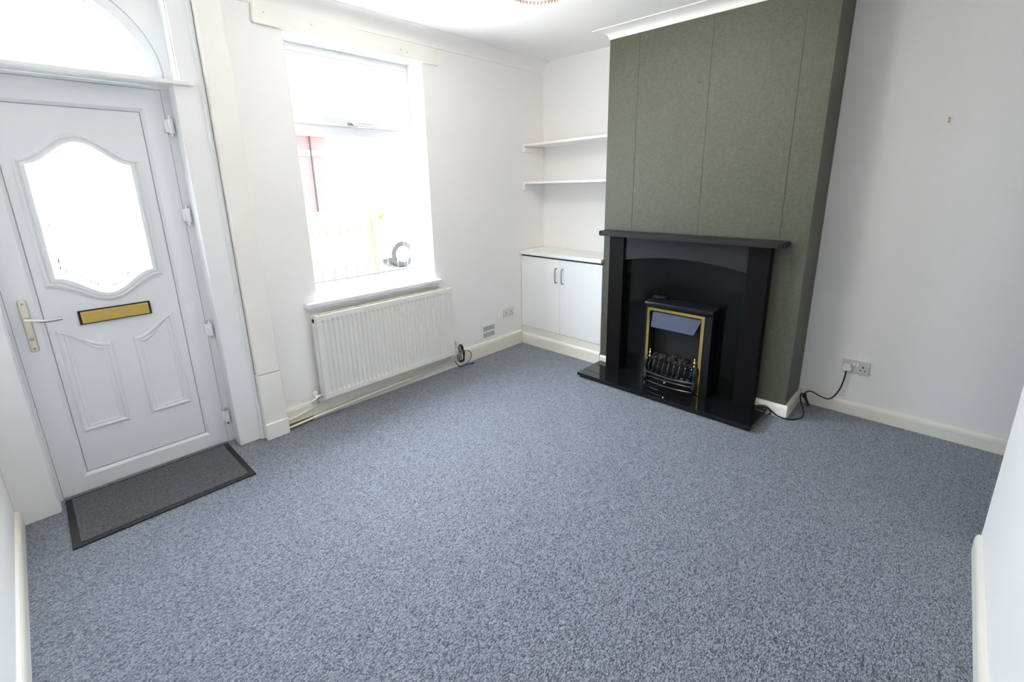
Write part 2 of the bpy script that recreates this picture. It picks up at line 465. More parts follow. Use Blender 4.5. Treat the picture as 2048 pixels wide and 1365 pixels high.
# coving
def cove(bm, p, along, out, L, s=0.09, h=0.10, n=8):
    """concave cornice; p start on the wall at ceiling level, along/out unit dirs"""
    along, out = Vector(along), Vector(out)
    prof = [(0, -h), (0.006, -h)]
    for i in range(n+1):
        a = PI/2*i/n
        prof.append((0.006 + (s-0.012)*(1-math.cos(a)), -h+0.006 + (h-0.012)*math.sin(a)))
    prof += [(s, -0.006), (s, 0), (0, 0)]
    A, D = [], []
    for u, v in prof:
        q = Vector(p) + out*u + Vector((0, 0, v)); A.append(bm.verts.new(q))
        D.append(bm.verts.new(q + along*L))
    m = len(prof)
    bm.faces.new(A); bm.faces.new(D)
    for i in range(m):
        bm.faces.new([A[i], A[(i+1) % m], D[(i+1) % m], D[i]])
bm = B(); cove(bm, (0.0, 0, CH), (1, 0, 0), (0, -1, 0), WX, 0.085, 0.10); obj('trim_2', bm, 'coving', kind='structure', smooth=True)
# chimney cornice with mitred returns
bm = B()
def cornice_loop(s, h, n=8):
    prof = [(0, -h), (0.006, -h)]
    for i in range(n+1):
        a = PI/2*i/n
        prof.append((0.006 + (s-0.012)*(1-math.cos(a)), -h+0.006 + (h-0.012)*math.sin(a)))
    prof += [(s, -0.006), (s, 0)]
    return prof
pr = cornice_loop(0.095, 0.058)
rows = []
for u, v in pr:
    rows.append([bm.verts.new((WX, YC0+u, CH+v)), bm.verts.new((XC-u, YC0+u, CH+v)),
                 bm.verts.new((XC-u, YC1-u, CH+v)), bm.verts.new((WR, YC1-u, CH+v))])
for a, b in zip(rows[:-1], rows[1:]):
    for i in range(3): bm.faces.new([a[i], a[i+1], b[i+1], b[i]])
obj('trim_3', bm, 'coving', kind='structure', smooth=True)

# skirting boards: profile (thickness, height) with a rounded top
def skirt(name, path, h, t=0.018, m='cream', z0=0.0):
    """path: list of ((x,y) wall line, room side normal) straight runs"""
    bm = B()
    for (a, b, nrm) in path:
        a, b, nrm = Vector((*a, 0)), Vector((*b, 0)), Vector((*nrm, 0))
        prof = [(0, 0), (t, 0), (t, h-0.022), (t-0.003, h-0.010), (t-0.008, h-0.002), (t-0.011, h), (0, h)]
        A = [bm.verts.new(a + nrm*u + Vector((0, 0, z0+v))) for u, v in prof]
        D = [bm.verts.new(b + nrm*u + Vector((0, 0, z0+v))) for u, v in prof]
        k = len(prof); bm.faces.new(A); bm.faces.new(D)
        for i in range(k): bm.faces.new([A[i], A[(i+1) % k], D[(i+1) % k], D[i]])
    return obj(name, bm, m, kind='structure')
skirt('baseboard_front', [((1.185, 0), (3.42, 0), (0, -1))], 0.132)
skirt('baseboard_chimney', [((XC, YC0), (XC, YC1-0.018), (-1, 0)), ((XC, YC1), (WR, YC1), (0, -1))], 0.088, 0.020)
skirt('baseboard_right', [((WR, YC1-0.02), (WR, -8.7), (-1, 0))], 0.088)
skirt('baseboard_back', [((2.725, YB), (0.0, YB), (0, 1))], 0.082)
skirt('baseboard_left', [((0, 0), (0, YB), (1, 0))], 0.085)

# ------------------------------------------------------------------ door surround (trim)
bm = B()
box(bm, 0.0, DX0, -0.012, 0.0, 0.0, CH, 0.003)
box(bm, DX1, 1.050, -0.012, 0.0, 0.0, 2.02, 0.005)
box(bm, 0.955, 1.050, -0.012, 0.0, 2.02, CH, 0.005)
obj('trim_4', bm, 'casing', kind='structure')
bm = B()   # rounded bead down the outer edge of the casing
cyl(bm, (1.050, -0.010, 0.0), (1.050, -0.010, CH), 0.0125, n=24)
obj('trim_5', bm, 'casing', kind='structure', smooth=True)
bm = B()   # ledge over the door
box(bm, DX0, 1.012, -0.035, 0.10, 2.014, 2.032, 0.003)
box(bm, 0.0, DX0+0.002, -0.035, -0.0, 2.014, 2.032, 0.003)
obj('trim_6', bm, 'casing', kind='structure')
# side linings of the door recess
bm = B()
box(bm, DX1-0.0, DX1+0.03, 0.0, 0.16, 0.0, 2.02); box(bm, DX0-0.01, DX0+0.004, -0.0, 0.16, 0.0, CH)
box(bm, 0.951, 0.9545, 0.0, 0.16, 2.02, CH)
obj('trim_7', bm, 'casing', kind='structure')

# pipe boxing between door and window
bm = B()
box(bm, 1.064, 1.186, -0.065, 0.0, 0.425, CH, 0.004)
box(bm, 1.062, 1.188, -0.067, 0.0, 0.0, 0.421, 0.004)
box(bm, 1.058, 1.192, -0.078, -0.0, 0.0, 0.105, 0.005)
obj('trim_8', bm, 'creamboard', kind='structure')

# timber batten over the window
t = thing('curtain_batten', 'cream painted timber curtain board fixed to wall above the window', 'board', (1.956, -0.01, 2.36))
bm = B()
hexa(bm, [(1.339, -0.022, 2.378), (2.575, -0.022, 2.352), (2.575, 0.0, 2.352), (1.339, 0.0, 2.378),
          (1.345, -0.022, 2.478), (2.570, -0.022, 2.450), (2.570, 0.0, 2.450), (1.345, 0.0, 2.478)])
bmesh.ops.bevel(bm, geom=bm.edges[:], offset=0.003, segments=2, affect='EDGES')
obj('board', bm, 'creamboard', t)
for x, z in ((1.40, 2.435), (1.66, 2.430), (2.26, 2.405), (2.31, 2.395)):
    bm = B(); cyl(bm, (x, -0.0235, z), (x, -0.021, z), 0.004, n=10); obj('screw_hole', bm, 'steel', t)

# ------------------------------------------------------------------ window
win = thing('window_1', None, None, (1.97, 0.2, WZ0), kind='structure')
Y = 0.19
bm = B(); frame(bm, WX0-0.005, WX1+0.005, 0.785, WZ1+0.005, (0.05, 0.045, 0.05, 0.055), Y, Y+0.07, 0.006)
box(bm, WX0+0.04, WX1-0.038, Y, Y+0.06, 1.845, 1.912, 0.004)
obj('window_frame', bm, 'upvc', win)
bm = B(); frame(bm, 1.537, 2.396, 1.906, 2.318, (0.05, 0.06, 0.062, 0.058), Y-0.012, Y+0.04, 0.010); sash = obj('opening_sash', bm, 'upvc', win)
bm = B(); frame(bm, 1.540, 2.396, 0.832, 1.850, (0.018, 0.018, 0.018, 0.014), Y+0.006, Y+0.03, 0.008); obj('glazing_bead', bm, 'upvc', win)
bm = B(); frame(bm, 1.5345, 2.3985, 1.9035, 2.3205, (0.0025,)*4, Y-0.004, Y+0.004); obj('seal', bm, 'plastic_grey', win)
bm = B(); box(bm, 1.55, 2.385, Y+0.022, Y+0.026, 0.845, 1.84); obj('pane', bm, 'glass', win)
bm = B(); box(bm, 1.58, 2.34, Y+0.022, Y+0.026, 1.96, 2.265); obj('pane', bm, 'glass', win)
bm = B()
box(bm, 1.925, 1.968, Y-0.022, Y-0.011, 1.918, 1.936, 0.004)
tube(bm, [(1.955, Y-0.025, 1.928), (1.975, Y-0.045, 1.927), (2.01, Y-0.048, 1.928), (2.085, Y-0.043, 1.929)], 0.006)
obj('window_handle', bm, 'steel', win, smooth=True)
bm = B(); box(bm, 2.0, 2.08, Y-0.014, Y-0.011, 1.904, 1.912, 0.001); obj('handle_plate', bm, 'plastic', win)
# sill board
bm = B()
box(bm, WX0, WX1, -0.01, Y+0.01, 0.765, 0.793)
box(bm, 1.405, 2.472, -0.052, 0.0, 0.762, 0.793, 0.008, 3)
box(bm, 1.42, 2.458, -0.030, 0.0, 0.745, 0.764, 0.004)
obj('window_sill', bm, 'upvc', win)

# ------------------------------------------------------------------ front door
door = thing('door_1', None, None, (0.525, 0.11, 0), kind='structure')
D = 0.102
bm = B()
box(bm, DX0+0.003, 0.1555, D, D+0.06, 0.0, 2.014); box(bm, 0.8915, DX1, D+0.004, D+0.06, 0.0, 2.014)
box(bm, DX0+0.003, DX1, D, D+0.06, 1.999, 2.014); box(bm, DX0+0.003, DX1, D+0.01, D+0.06, 0.0, 0.010)
box(bm, DX0+0.003, 0.180, D+0.052, D+0.07, 0.0, 2.03); box(bm, 0.870, DX1+0.01, D+0.052, D+0.07, 0.0, 2.03); box(bm, DX0+0.003, DX1, D+0.052, D+0.07, 1.975, 2.03); box(bm, DX0+0.003, DX1, D+0.052, D+0.07, -0.01, 0.03)
obj('door_frame', bm, 'upvc', door)
bm = B(); frame(bm, 0.157, 0.889, 0.012, 1.997, (0.107, 0.099, 0.093, 0.111), D, D+0.05, 0.016); obj('door_sash', bm, 'upvc', door)
bm = B(); frame(bm, 0.2630, 0.7910, 0.1040, 1.8870, (0.0035,)*4, D+0.0105, D+0.02); obj('door_seal', bm, 'seal', door)

XM = 0.5225
def g_out(d, n=28):
    """outline of the shaped glazing, grown outward by d (0..1 of the moulding)"""
    hw = 0.181 + d*0.044
    zt, at = 1.628 + d*0.024, 0.100 + d*0.020
    zb, ab = 1.113 - d*0.044, 0.096 + d*0.003
    P = []
    for i in range(n+1):
        u = -1 + 2*i/n; P.append((XM+u*hw, zb - ab*(0.5+0.5*math.cos(PI*u))))
    for i in range(n+1):
        u = 1 - 2*i/n; P.append((XM+u*hw, zt + at*(0.5+0.5*math.cos(PI*u))))
    return P
def p_out(side, d, n=12):
    """lower moulded panel outline, inset by d metres; side -1 left, +1 right"""
    x0, x1, zb = 0.290+d, 0.478-d, 0.320+d
    P = [(x0, zb), (x1, zb)]
    for i in range(n+1):
        u = 1 - i/n                      # 1 at inner edge, 0 at outer edge
        x = x0 + (x1-x0)*u
        s = u*u*(3-2*u)
        z = 0.862 - 0.100*(0.45*s + 0.55*math.sin(u*PI/2)) - d*1.0
        P.append((x, z))
    if side > 0: P = [(2*XM-x, z) for x, z in P]
    return P
# slab with the glazing aperture
bm = B()
inner = g_out(0.0)
n = len(inner)
outer = []
X0, X1, Z0, Z1 = 0.262, 0.792, 0.103, 1.888
for (x, z) in inner:                     # matched points on the rectangle
    h = n//2
    i = len(outer)
    if i < h: outer.append((X0 + (X1-X0)*i/(h-1), Z0))
    else: outer.append((X1 - (X1-X0)*(i-h)/(h-1), Z1))
strip(bm, outer, inner, 'y', D+0.013, D+0.045)
obj('door_panel', bm, 'upvc', door)
# swept mouldings
def moulding(name, f, ds, hs, base):
    bm = B()
    loops = [[(x, base - h, z) for x, z in f(d)] for d, h in zip(ds, hs)]
    V = [[bm.verts.new(p) for p in l] for l in loops]
    k = len(V[0])
    for a, b in zip(V[:-1], V[1:]):
        for i in range(k): bm.faces.new([a[i], a[(i+1) % k], b[(i+1) % k], b[i]])
    return obj(name, bm, 'upvc', door)
moulding('glass_moulding', g_out, [0.0, 0.0, 0.08, 0.40, 0.50, 0.58, 0.66, 0.76, 0.88, 0.97, 1.0],
         [-0.012, 0.012, 0.016, 0.016, 0.008, 0.009, 0.015, 0.014, 0.007, 0.005, -0.002], D+0.013)
for s in (-1, 1):
    moulding('panel_moulding', lambda d, s=s: p_out(s, d), [0.0, 0.002, 0.010, 0.015, 0.022, 0.027, 0.036, 0.037],
             [-0.001, 0.005, 0.010, 0.009, 0.003, 0.006, 0.003, -0.001], D+0.013)
bm = B(); prism(bm, g_out(-0.03), 'y', D+0.026, D+0.030); gl = obj('door_glass', bm, 'glass', door)
# cut-glass border: short coloured pieces following the edge and a diamond in the middle
cols = ['tint_pink', 'tint_amber', 'tint_blue']
def quad(bm, c, a, b, y=D+0.0255, t=0.0012):
    c, a, b = Vector((c[0], 0, c[1])), Vector((a[0], 0, a[1])), Vector((b[0], 0, b[1]))
    P = [c-a-b, c+a-b, c+a+b, c-a+b]
    hexa(bm, [(p.x, y-t, p.z) for p in P] + [(p.x, y, p.z) for p in P])
bms = {c: B() for c in cols}
ol = g_out(-0.55)
for i in range(len(ol)):
    if random.random() < 0.72:
        p, q = Vector(ol[i]), Vector(ol[(i+1) % len(ol)])
        dd = q-p
        if dd.length > 0.06:
            for k in range(14):
                if random.random() < 0.5:
                    c = p + dd*((k+0.5)/14); quad(bms[random.choice(cols)], c, (0.0022*random.random()+0.0008, 0), (0, dd.length/14*0.25*(0.4+random.random())))
        else:
            nn = Vector((-dd.y, dd.x)).normalized()*0.002*(0.4+random.random())
            quad(bms[random.choice(cols)], (p+q)/2, dd*0.33, nn)
for k in range(4):
    for q in range(5):
        if random.random() < 0.6:
            a = PI/4 + k*PI/2
            c = Vector((XM, 1.37)) + Vector((math.cos(a), math.sin(a)))*0.055 + Vector((-math.sin(a), math.cos(a)))*(q-2)*0.022
            quad(bms[random.choice(cols)], c, Vector((-math.sin(a), math.cos(a)))*0.008, Vector((math.cos(a), math.sin(a)))*0.0012)
for c in cols: obj('cut_glass_detail', bms[c], c, gl)
# letter plate
bm = B(); box(bm, 0.381, 0.664, D+0.0, D+0.014, 0.871, 0.940, 0.003); lp = obj('letter_plate', bm, 'hole', door, label='black surround')
bm = B(); box(bm, 0.390, 0.655, D-0.007, D+0.004, 0.876, 0.935, 0.003); obj('letter_flap', bm, 'gold', lp, label='gold flap')
bm = B(); box(bm, 0.392, 0.653, D-0.009, D-0.004, 0.924, 0.928, 0.001); obj('flap_hinge_line', bm, 'gold', lp)
# handle
bm = B(); box(bm, 0.194, 0.224, D-0.010, D+0.002, 0.782, 1.032, 0.0095, 3); hp = obj('handle_plate', bm, 'handle', door, smooth=True, label='cream back plate')
bm = B()
cyl(bm, (0.209, D-0.009, 0.943), (0.209, D-0.045, 0.943), 0.010, 0.009)
tube(bm, [(0.206, D-0.045, 0.944), (0.225, D-0.052, 0.940), (0.26, D-0.053, 0.930), (0.30, D-0.052, 0.928), (0.325, D-0.050, 0.930)], 0.0085, n=12)
obj('handle_lever', bm, 'chrome', hp, smooth=True, label='silver lever')
for z in (1.013, 0.845, 0.799):
    bm = B(); cyl(bm, (0.209, D-0.0115, z), (0.209, D-0.009, z), 0.0055 if z != 0.845 else 0.0085, n=14); obj('screw' if z != 0.845 else 'key_cylinder', bm, 'steel', hp)
# hinges
for z in (1.827, 1.375, 0.726, 0.177):
    bm = B(); cyl(bm, (0.905, D-0.016, z-0.036), (0.905, D-0.016, z+0.036), 0.0115); box(bm, 0.880, 0.918, D-0.012, D+0.006, z-0.032, z+0.032, 0.003)
    hg = obj('hinge', bm, 'plastic', door, smooth=True)
    bm = B()
    for s in (-1, 1): cyl(bm, (0.905, D-0.016, z+s*0.036), (0.905, D-0.016, z+s*0.052), 0.0095, 0.008)
    obj('hinge_cap', bm, 'chrome', hg, smooth=True)

# fanlight over the door, in its own boarded panel
fan = thing('window_2', None, None, (0.5275, D, 2.03), kind='structure')
cx, cz, R0, R1, zb = 0.5275, 2.062, 0.315, 0.392, 2.100
def arch(r, zlow, n=36):
    P = []
    a0 = math.asin(max(-1, min(1, (zlow-cz)/r)))
    for i in range(n+1):
        a = a0 + (PI-2*a0)*i/n; P.append((cx+r*math.cos(a), cz+r*math.sin(a)))
    return P
A1, A0 = arch(R1, 2.036), arch(R0, zb)
bm = B()
L = []
for y, P in ((D+0.05, A1), (D+0.004, A1), (D-0.004, arch(R1-0.008, 2.044)), (D-0.004, arch(R0+0.022, zb-0.022)), (D+0.010, arch(R0+0.016, zb-0.016)), (D+0.014, arch(R0+0.004, zb-0.004)), (D+0.026, A0), (D+0.05, A0)):
    L.append([(x, y, z) for x, z in P])
L.append(L[0]); rings(bm, L, cap=False)
obj('arch_frame', bm, 'upvc', fan)
bm = B(); prism(bm, arch(R0+0.006, zb-0.006), 'y', D+0.034, D+0.038); obj('pane', bm, 'glass', fan)
bm = B()
# board with arched hole: outer outline matched to the arch points
pts = arch(R1, 2.036)
ov = []
for (x, z) in pts:
    dx, dz = x-cx, z-cz
    tx = (0.9545-cx)/abs(dx) if abs(dx) > 1e-6 else 9e9
    tz = (CH-0.001-cz)/dz if dz > 1e-6 else 9e9
    s = min(tx, tz); X = cx+dx*s; Z = cz+dz*s
    ov.append((max(X, 0.135), max(Z, 2.034)))
strip(bm, ov, pts, 'y', D, D+0.045)
obj('arch_board', bm, 'casing', fan)

# ------------------------------------------------------------------ door mat
t = thing('door_mat', 'dark brown-grey barrier mat with black rubber border, lying before the door', 'mat', (0.52, -0.16, 0.0))
bm = B(); strip(bm, [(0.157, -0.393), (0.887, -0.391), (0.880, 0.078), (0.160, 0.080)], [(0.188, -0.362), (0.857, -0.358), (0.850, 0.062), (0.186, 0.064)], 'z', 0.001, 0.007)
obj('rubber_border', bm, 'rubber', t, label='black rubber border')
bm = B(); prism(bm, [(0.186, -0.364), (0.859, -0.360), (0.852, 0.064), (0.184, 0.066)], 'z', 0.001, 0.009); obj('pile', bm, 'mat', t, label='flecked brown-grey pile')

# ------------------------------------------------------------------ radiator
rad = thing('radiator', 'white panel radiator with vertical flutes under the window sill', 'radiator', (1.98, -0.055, 0.14))
RX0, RX1, RZ0, RZ1, RY = 1.430, 2.530, 0.143, 0.716, -0.090
bm = B()      # fluted face: profile swept in z with flattened ends
ribs = 32
px = []
m0, m1 = RX0+0.030, RX1-0.030
pitch = (m1-m0)/ribs
px.append((RX0+0.004, 0.0)); 
for i in range(ribs):
    a = m0 + i*pitch
    px += [(a+pitch*0.10, 0.0), (a+pitch*0.28, 0.012), (a+pitch*0.62, 0.012), (a+pitch*0.80, 0.0)]
px.append((RX1-0.004, 0.0))
zs = [(RZ0+0.004, 0), (RZ0+0.030, 0), (RZ0+0.048, 1), (RZ1-0.050, 1), (RZ1-0.032, 0), (RZ1-0.004, 0)]
rows = []
for z, k in zs: rows.append([bm.verts.new((x, RY + d*k, z)) for x, d in px])
for a, b in zip(rows[:-1], rows[1:]):
    for i in range(len(px)-1): bm.faces.new([a[i], a[i+1], b[i+1], b[i]])
# back and edges so the panel has thickness
ys = RY+0.020
bl = [bm.verts.new(p) for p in ((px[0][0], ys, zs[0][0]), (px[-1][0], ys, zs[0][0]), (px[-1][0], ys, zs[-1][0]), (px[0][0], ys, zs[-1][0]))]
bm.faces.new(bl)
bm.faces.new(rows[0] + [bl[1], bl[0]]); bm.faces.new(rows[-1] + [bl[2], bl[3]])
bm.faces.new([r[0] for r in rows] + [bl[3], bl[0]]); bm.faces.new([r[-1] for r in rows] + [bl[2], bl[1]])
obj('front_panel', bm, 'rad', rad)
for x0, x1 in ((RX0-0.002, RX0+0.003), (RX1-0.003, RX1+0.002)):
    bm = B(); box(bm, x0, x1, RY+0.002, -0.030, RZ0+0.002, RZ1-0.004, 0.002); obj('side_panel', bm, 'rad', rad)
bm = B()
box(bm, RX0, RX1, RY+0.001, RY+0.012, RZ1-0.008, RZ1+0.002, 0.003)
box(bm, RX0, RX1, -0.038, -0.028, RZ1-0.008, RZ1+0.002, 0.003)
for i in range(60):
    x = RX0+0.01+i*(RX1-RX0-0.02)/59; box(bm, x-0.003, x+0.003, RY+0.010, -0.036, RZ1-0.006, RZ1)
obj('top_grille', bm, 'radtop', rad)
bm = B(); box(bm, RX0+0.02, RX1-0.02, -0.045, -0.030, RZ0+0.02, RZ1-0.012, 0.003); obj('rear_panel', bm, 'rad', rad)
for x in (1.60, 2.36):
    bm = B(); box(bm, x-0.015, x+0.015, -0.031, -0.001, 0.25, 0.65); obj('bracket', bm, 'rad', rad)
bm = B(); lathe(bm, (RX0-0.0025, -0.062, 0.684), [(0.014, 0.0), (0.014, -0.003), (0.006, -0.003), (0.006, -0.001)], axis='x'); obj('tapping_hole', bm, 'hole', rad, label='dark bleed hole')
# lockshield valve, lower left
v = thing('radiator_valve', 'small chrome and white valve at the lower left corner of radiator', 'valve', (1.39, -0.06, 0.15))
bm = B()
cyl(bm, (1.425, -0.06, 0.172), (1.380, -0.06, 0.170), 0.009, 0.009); lathe(bm, (1.398, -0.06, 0.171), [(0.006, -0.006), (0.0155, -0.006), (0.0155, 0.006), (0.006, 0.006)], n=6, axis='x')
lathe(bm, (1.418, -0.06, 0.173), [(0.006, -0.006), (0.016, -0.006), (0.016, 0.005), (0.006, 0.005)], n=6, axis='x')
cyl(bm, (1.388, -0.062, 0.168), (1.388, -0.062, 0.140), 0.010, 0.011); cyl(bm, (1.385, -0.066, 0.165), (1.350, -0.072, 0.158), 0.006, 0.006)
tube(bm, [(1.352, -0.072, 0.160), (1.346, -0.074, 0.152), (1.356, -0.078, 0.138)], 0.0035)
lathe(bm, (1.388, -0.062, 0.136), [(0.007, -0.008), (0.014, -0.008), (0.014, 0.006), (0.007, 0.006)], n=6)
obj('valve_body', bm, 'chrome', v, smooth=True)
bm = B(); lathe(bm, (1.386, -0.052, 0.178), [(0.011, 0.0), (0.013, 0.004), (0.013, 0.026), (0.009, 0.031), (0.001, 0.032)]); obj('valve_cap', bm, 'plastic', v, smooth=True)
# valve on the right
v = thing('radiator_valve', 'cream painted valve at the lower right corner of radiator', 'valve', (2.56, -0.06, 0.15))
bm = B()
cyl(bm, (2.530, -0.06, 0.172), (2.575, -0.06, 0.172), 0.009); cyl(bm, (2.572, -0.06, 0.135), (2.572, -0.06, 0.205), 0.010, 0.009)
obj('valve_body', bm, 'radtop', v, smooth=True)
bm = B(); lathe(bm, (2.572, -0.06, 0.205), [(0.009, 0), (0.015, 0.004), (0.014, 0.045), (0.006, 0.050), (0.001, 0.050)]); obj('valve_cap', bm, 'plastic_old', v, smooth=True)
# pipes
def single(name, bm, m, label, cat, origin, smooth=True, group=None):
    return obj(name, bm, m, None, smooth, label, cat, None, origin, group)
bm = B(); tube(bm, [(1.195, -0.024, 0.060), (1.26, -0.028, 0.070), (1.33, -0.030, 0.086), (1.372, -0.040, 0.100), (1.386, -0.055, 0.118), (1.388, -0.062, 0.136)], 0.0075)
single('heating_pipe', bm, 'cream', 'cream painted pipe curving up from the pipe boxing to the chrome valve', 'pipe', (1.29, -0.03, 0.06))
bm = B(); tube(bm, [(1.19, -0.034, 0.012), (1.25, -0.036, 0.016), (1.40, -0.036, 0.026), (1.75, -0.034, 0.040), (2.10, -0.032, 0.050), (2.40, -0.032, 0.070), (2.52, -0.038, 0.095), (2.572, -0.06, 0.135)], 0.0075)
single('heating_pipe', bm, 'cream', 'long cream painted pipe running along the skirting below the radiator', 'pipe', (1.88, -0.034, 0.01))
bm = B(); tube(bm, [(1.46, -0.026, 0.048), (1.75, -0.024, 0.062), (2.10, -0.023, 0.073), (2.42, -0.024, 0.092), (2.52, -0.026, 0.110)], 0.0055)
single('thin_pipe', bm, 'cream', 'thin cream painted line above the long pipe on the skirting', 'pipe', (1.98, -0.024, 0.045))
bm = B(); box(bm, 1.20, 1.37, -0.0195, -0.0170, 0.0, 0.030); single('skirting_gap', bm, 'rust', 'bare brown timber at bottom of skirting beside pipe boxing', 'timber', (1.28, -0.018, 0.0), smooth=False)

# coiled aerial cable at the right end of the radiator
bm = B()
P = []
for i in range(46):
    a = i/46*2*PI*4.2; k = i/46
    P.append((2.612 + 0.030*math.cos(a)*(1-0.3*k) + 0.02*k, -0.052 - 0.016*math.sin(a*0.5) - 0.01*k, 0.112 + 0.072*math.sin(a)*(1-0.25*math.sin(3*a))))
tube(bm, [(2.588, -0.028, 0.215), (2.586, -0.034, 0.195)] + P[:0] + P, 0.0032, n=6, k=3)
tube(bm, [(2.60, -0.045, 0.135), (2.64, -0.055, 0.142), (2.70, -0.064, 0.125), (2.722, -0.068, 0.085), (2.70, -0.070, 0.045), (2.65, -0.072, 0.022), (2.63, -0.070, 0.030)], 0.0032, n=6)
tube(bm, [(2.555, -0.050, 0.070), (2.575, -0.060, 0.030), (2.605, -0.065, 0.008), (2.66, -0.062, 0.006), (2.72, -0.070, 0.006)], 0.0032, n=6)
cyl(bm, (2.70, -0.069, 0.006), (2.738, -0.076, 0.006), 0.0045, 0.0055, n=8)
cyl(bm, (2.595, -0.048, 0.165), (2.590, -0.040, 0.190), 0.006, n=8)
single('coiled_cable', bm, 'cable_grey', 'loosely coiled thin dark aerial cable hanging at right end of radiator', 'cable', (2.63, -0.05, 0.0))

# sockets
def socket_front():
    t = thing('wall_socket', 'grey-white double wall socket on the window wall, beside the cupboard', 'socket', (3.253, 0, 0.343))
    bm = B(); box(bm, 3.185, 3.322, -0.010, 0.0, 0.298, 0.384, 0.003); obj('face_plate', bm, 'plastic_old', t)
    for xc in (3.218, 3.288):
        bm = B()
        box(bm, xc-0.004, xc+0.004, -0.0108, -0.0098, 0.342, 0.352)
        for s in (-1, 1): box(bm, xc+s*0.012-0.004, xc+s*0.012+0.004, -0.0108, -0.0098, 0.322, 0.328)
        obj('pin_holes', bm, 'hole', t)
        bm = B(); box(bm, xc-0.006, xc+0.006, -0.014, -0.0098, 0.362, 0.377, 0.002); obj('rocker_switch', bm, 'plastic', t)
socket_front()
t = thing('wall_socket', 'double wall socket on the right alcove wall with a white plug in it', 'socket', (WR, -2.637, 0.332))
bm = B(); box(bm, WR-0.011, WR, -2.710, -2.564, 0.289, 0.375, 0.003); obj('face_plate', bm, 'plastic_grey', t)
for yc in (-2.598, -2.676):
    bm = B(); box(bm, WR-0.0118, WR-0.0108, yc-0.004, yc+0.004, 0.332, 0.343)
    for s in (-1, 1): box(bm, WR-0.0118, WR-0.0108, yc+s*0.012-0.004, yc+s*0.012+0.004, 0.312, 0.318)
    obj('pin_holes', bm, 'hole', t)
for yc in (-2.628, -2.646):
    bm = B(); box(bm, WR-0.016, WR-0.0105, yc-0.006, yc+0.006, 0.340, 0.362, 0.002); obj('rocker_switch', bm, 'plastic', t, label='white rocker switch')
bm = B(); prism(bm, [(-2.574, 0.302), (-2.570, 0.325), (-2.578, 0.347), (-2.612, 0.347), (-2.620, 0.325), (-2.615, 0.302)], 'x', WR-0.040, WR-0.0112, 0.004)
single('power_plug', bm, 'plastic', 'white three-pin plug pushed into the right alcove wall socket', 'plug', (WR-0.025, -2.594, 0.325))

# cable of the fire
bm = B()
tube(bm, [(3.762, -2.594, 0.303), (3.765, -2.590, 0.24), (3.768, -2.575, 0.16), (3.766, -2.545, 0.095), (3.765, -2.515, 0.075), (3.766, -2.47, 0.082), (3.764, -2.42, 0.100), (3.758, -2.39, 0.085), (3.745, -2.383, 0.050),
          (3.74, -2.38, 0.065), (3.735, -2.375, 0.080), (3.725, -2.368, 0.070), (3.71, -2.375, 0.035), (3.67, -2.40, 0.008), (3.60, -2.42, 0.006), (3.53, -2.43, 0.006), (3.47, -2.41, 0.006), (3.43, -2.37, 0.006), (3.42, -2.31, 0.012), (3.418, -2.272, 0.035), (3.415, -2.235, 0.058), (3.41, -2.185, 0.052)], 0.0042, n=8)
tube(bm, [(3.408, -2.19, 0.052), (3.405, -2.24, 0.056), (3.40, -2.268, 0.040), (3.402, -2.270, 0.020), (3.42, -2.255, 0.008)], 0.0045, n=8)
tube(bm, [(3.752, -2.386, 0.082), (3.742, -2.400, 0.04), (3.722, -2.425, 0.010)], 0.0085, n=8)
single('power_cable', bm, 'cable', 'black mains cable trailing from the white plug to the fireplace', 'cable', (3.6, -2.4, 0.0))

# vent
t = thing('air_vent', 'white plastic slotted air vent on the wall above skirting', 'vent', (2.995, 0, 0.22))
bm = B(); box(bm, 2.898, 3.092, -0.006, 0.0, 0.140, 0.302, 0.002); obj('vent_plate', bm, 'plastic', t)
bm = B(); box(bm, 2.915, 3.075, -0.0085, -0.005, 0.155, 0.287, 0.002); obj('raised_grille', bm, 'plastic', t)
bm = B()
for r in ((0.170, 0.214), (0.228, 0.272)):
    for i in range(9):
        x = 2.932 + i*0.0155; box(bm, x-0.0035, x+0.0035, -0.0092, -0.0082, *r)
obj('vent_slots', bm, 'ventdark', t)

# ------------------------------------------------------------------ alcove cupboard and shelves
XU = 3.439
cup = thing('alcove_cupboard', 'white two-door built-in cupboard in the alcove beside the chimney breast', 'cupboard', (3.6, -0.457, 0.0))
bm = B()
box(bm, XU+0.004, XU+0.022, -0.912, -0.002, 0.0, 0.172)           # plinth
box(bm, XU+0.022, WX-0.003, -0.912, -0.894, 0.0, 0.872); box(bm, XU+0.022, WX-0.003, -0.020, -0.002, 0.0, 0.872)
box(bm, XU+0.022, WX-0.003, -0.894, -0.020, 0.150, 0.168)
obj('carcass', bm, 'cream', cup)
bm = B(); box(bm, XU+0.020, XU+0.026, -0.910, -0.004, 0.172, 0.874); obj('gap_shade_sheet', bm, 'gap', cup, label='dark sheet painted as the shade in the gap')  # dark sheet behind the doors, shade of the gap put into its colour
for (y0, y1, hy) in ((-0.4685, -0.006, -0.436), (-0.9105, -0.4715, -0.508)):
    bm = B(); box(bm, XU, XU+0.018, y0, y1, 0.176, 0.860, 0.0015); dr = obj('door', bm, 'cup', cup)
    bm = B()
    tube(bm, [(XU, hy, 0.655), (XU-0.020, hy, 0.655), (XU-0.027, hy, 0.661), (XU-0.028, hy, 0.676), (XU-0.028, hy, 0.762), (XU-0.027, hy, 0.777), (XU-0.020, hy, 0.783), (XU, hy, 0.783)], 0.005, n=10, k=4)
    obj('handle', bm, 'steel', dr, smooth=True, label='silver bow handle')
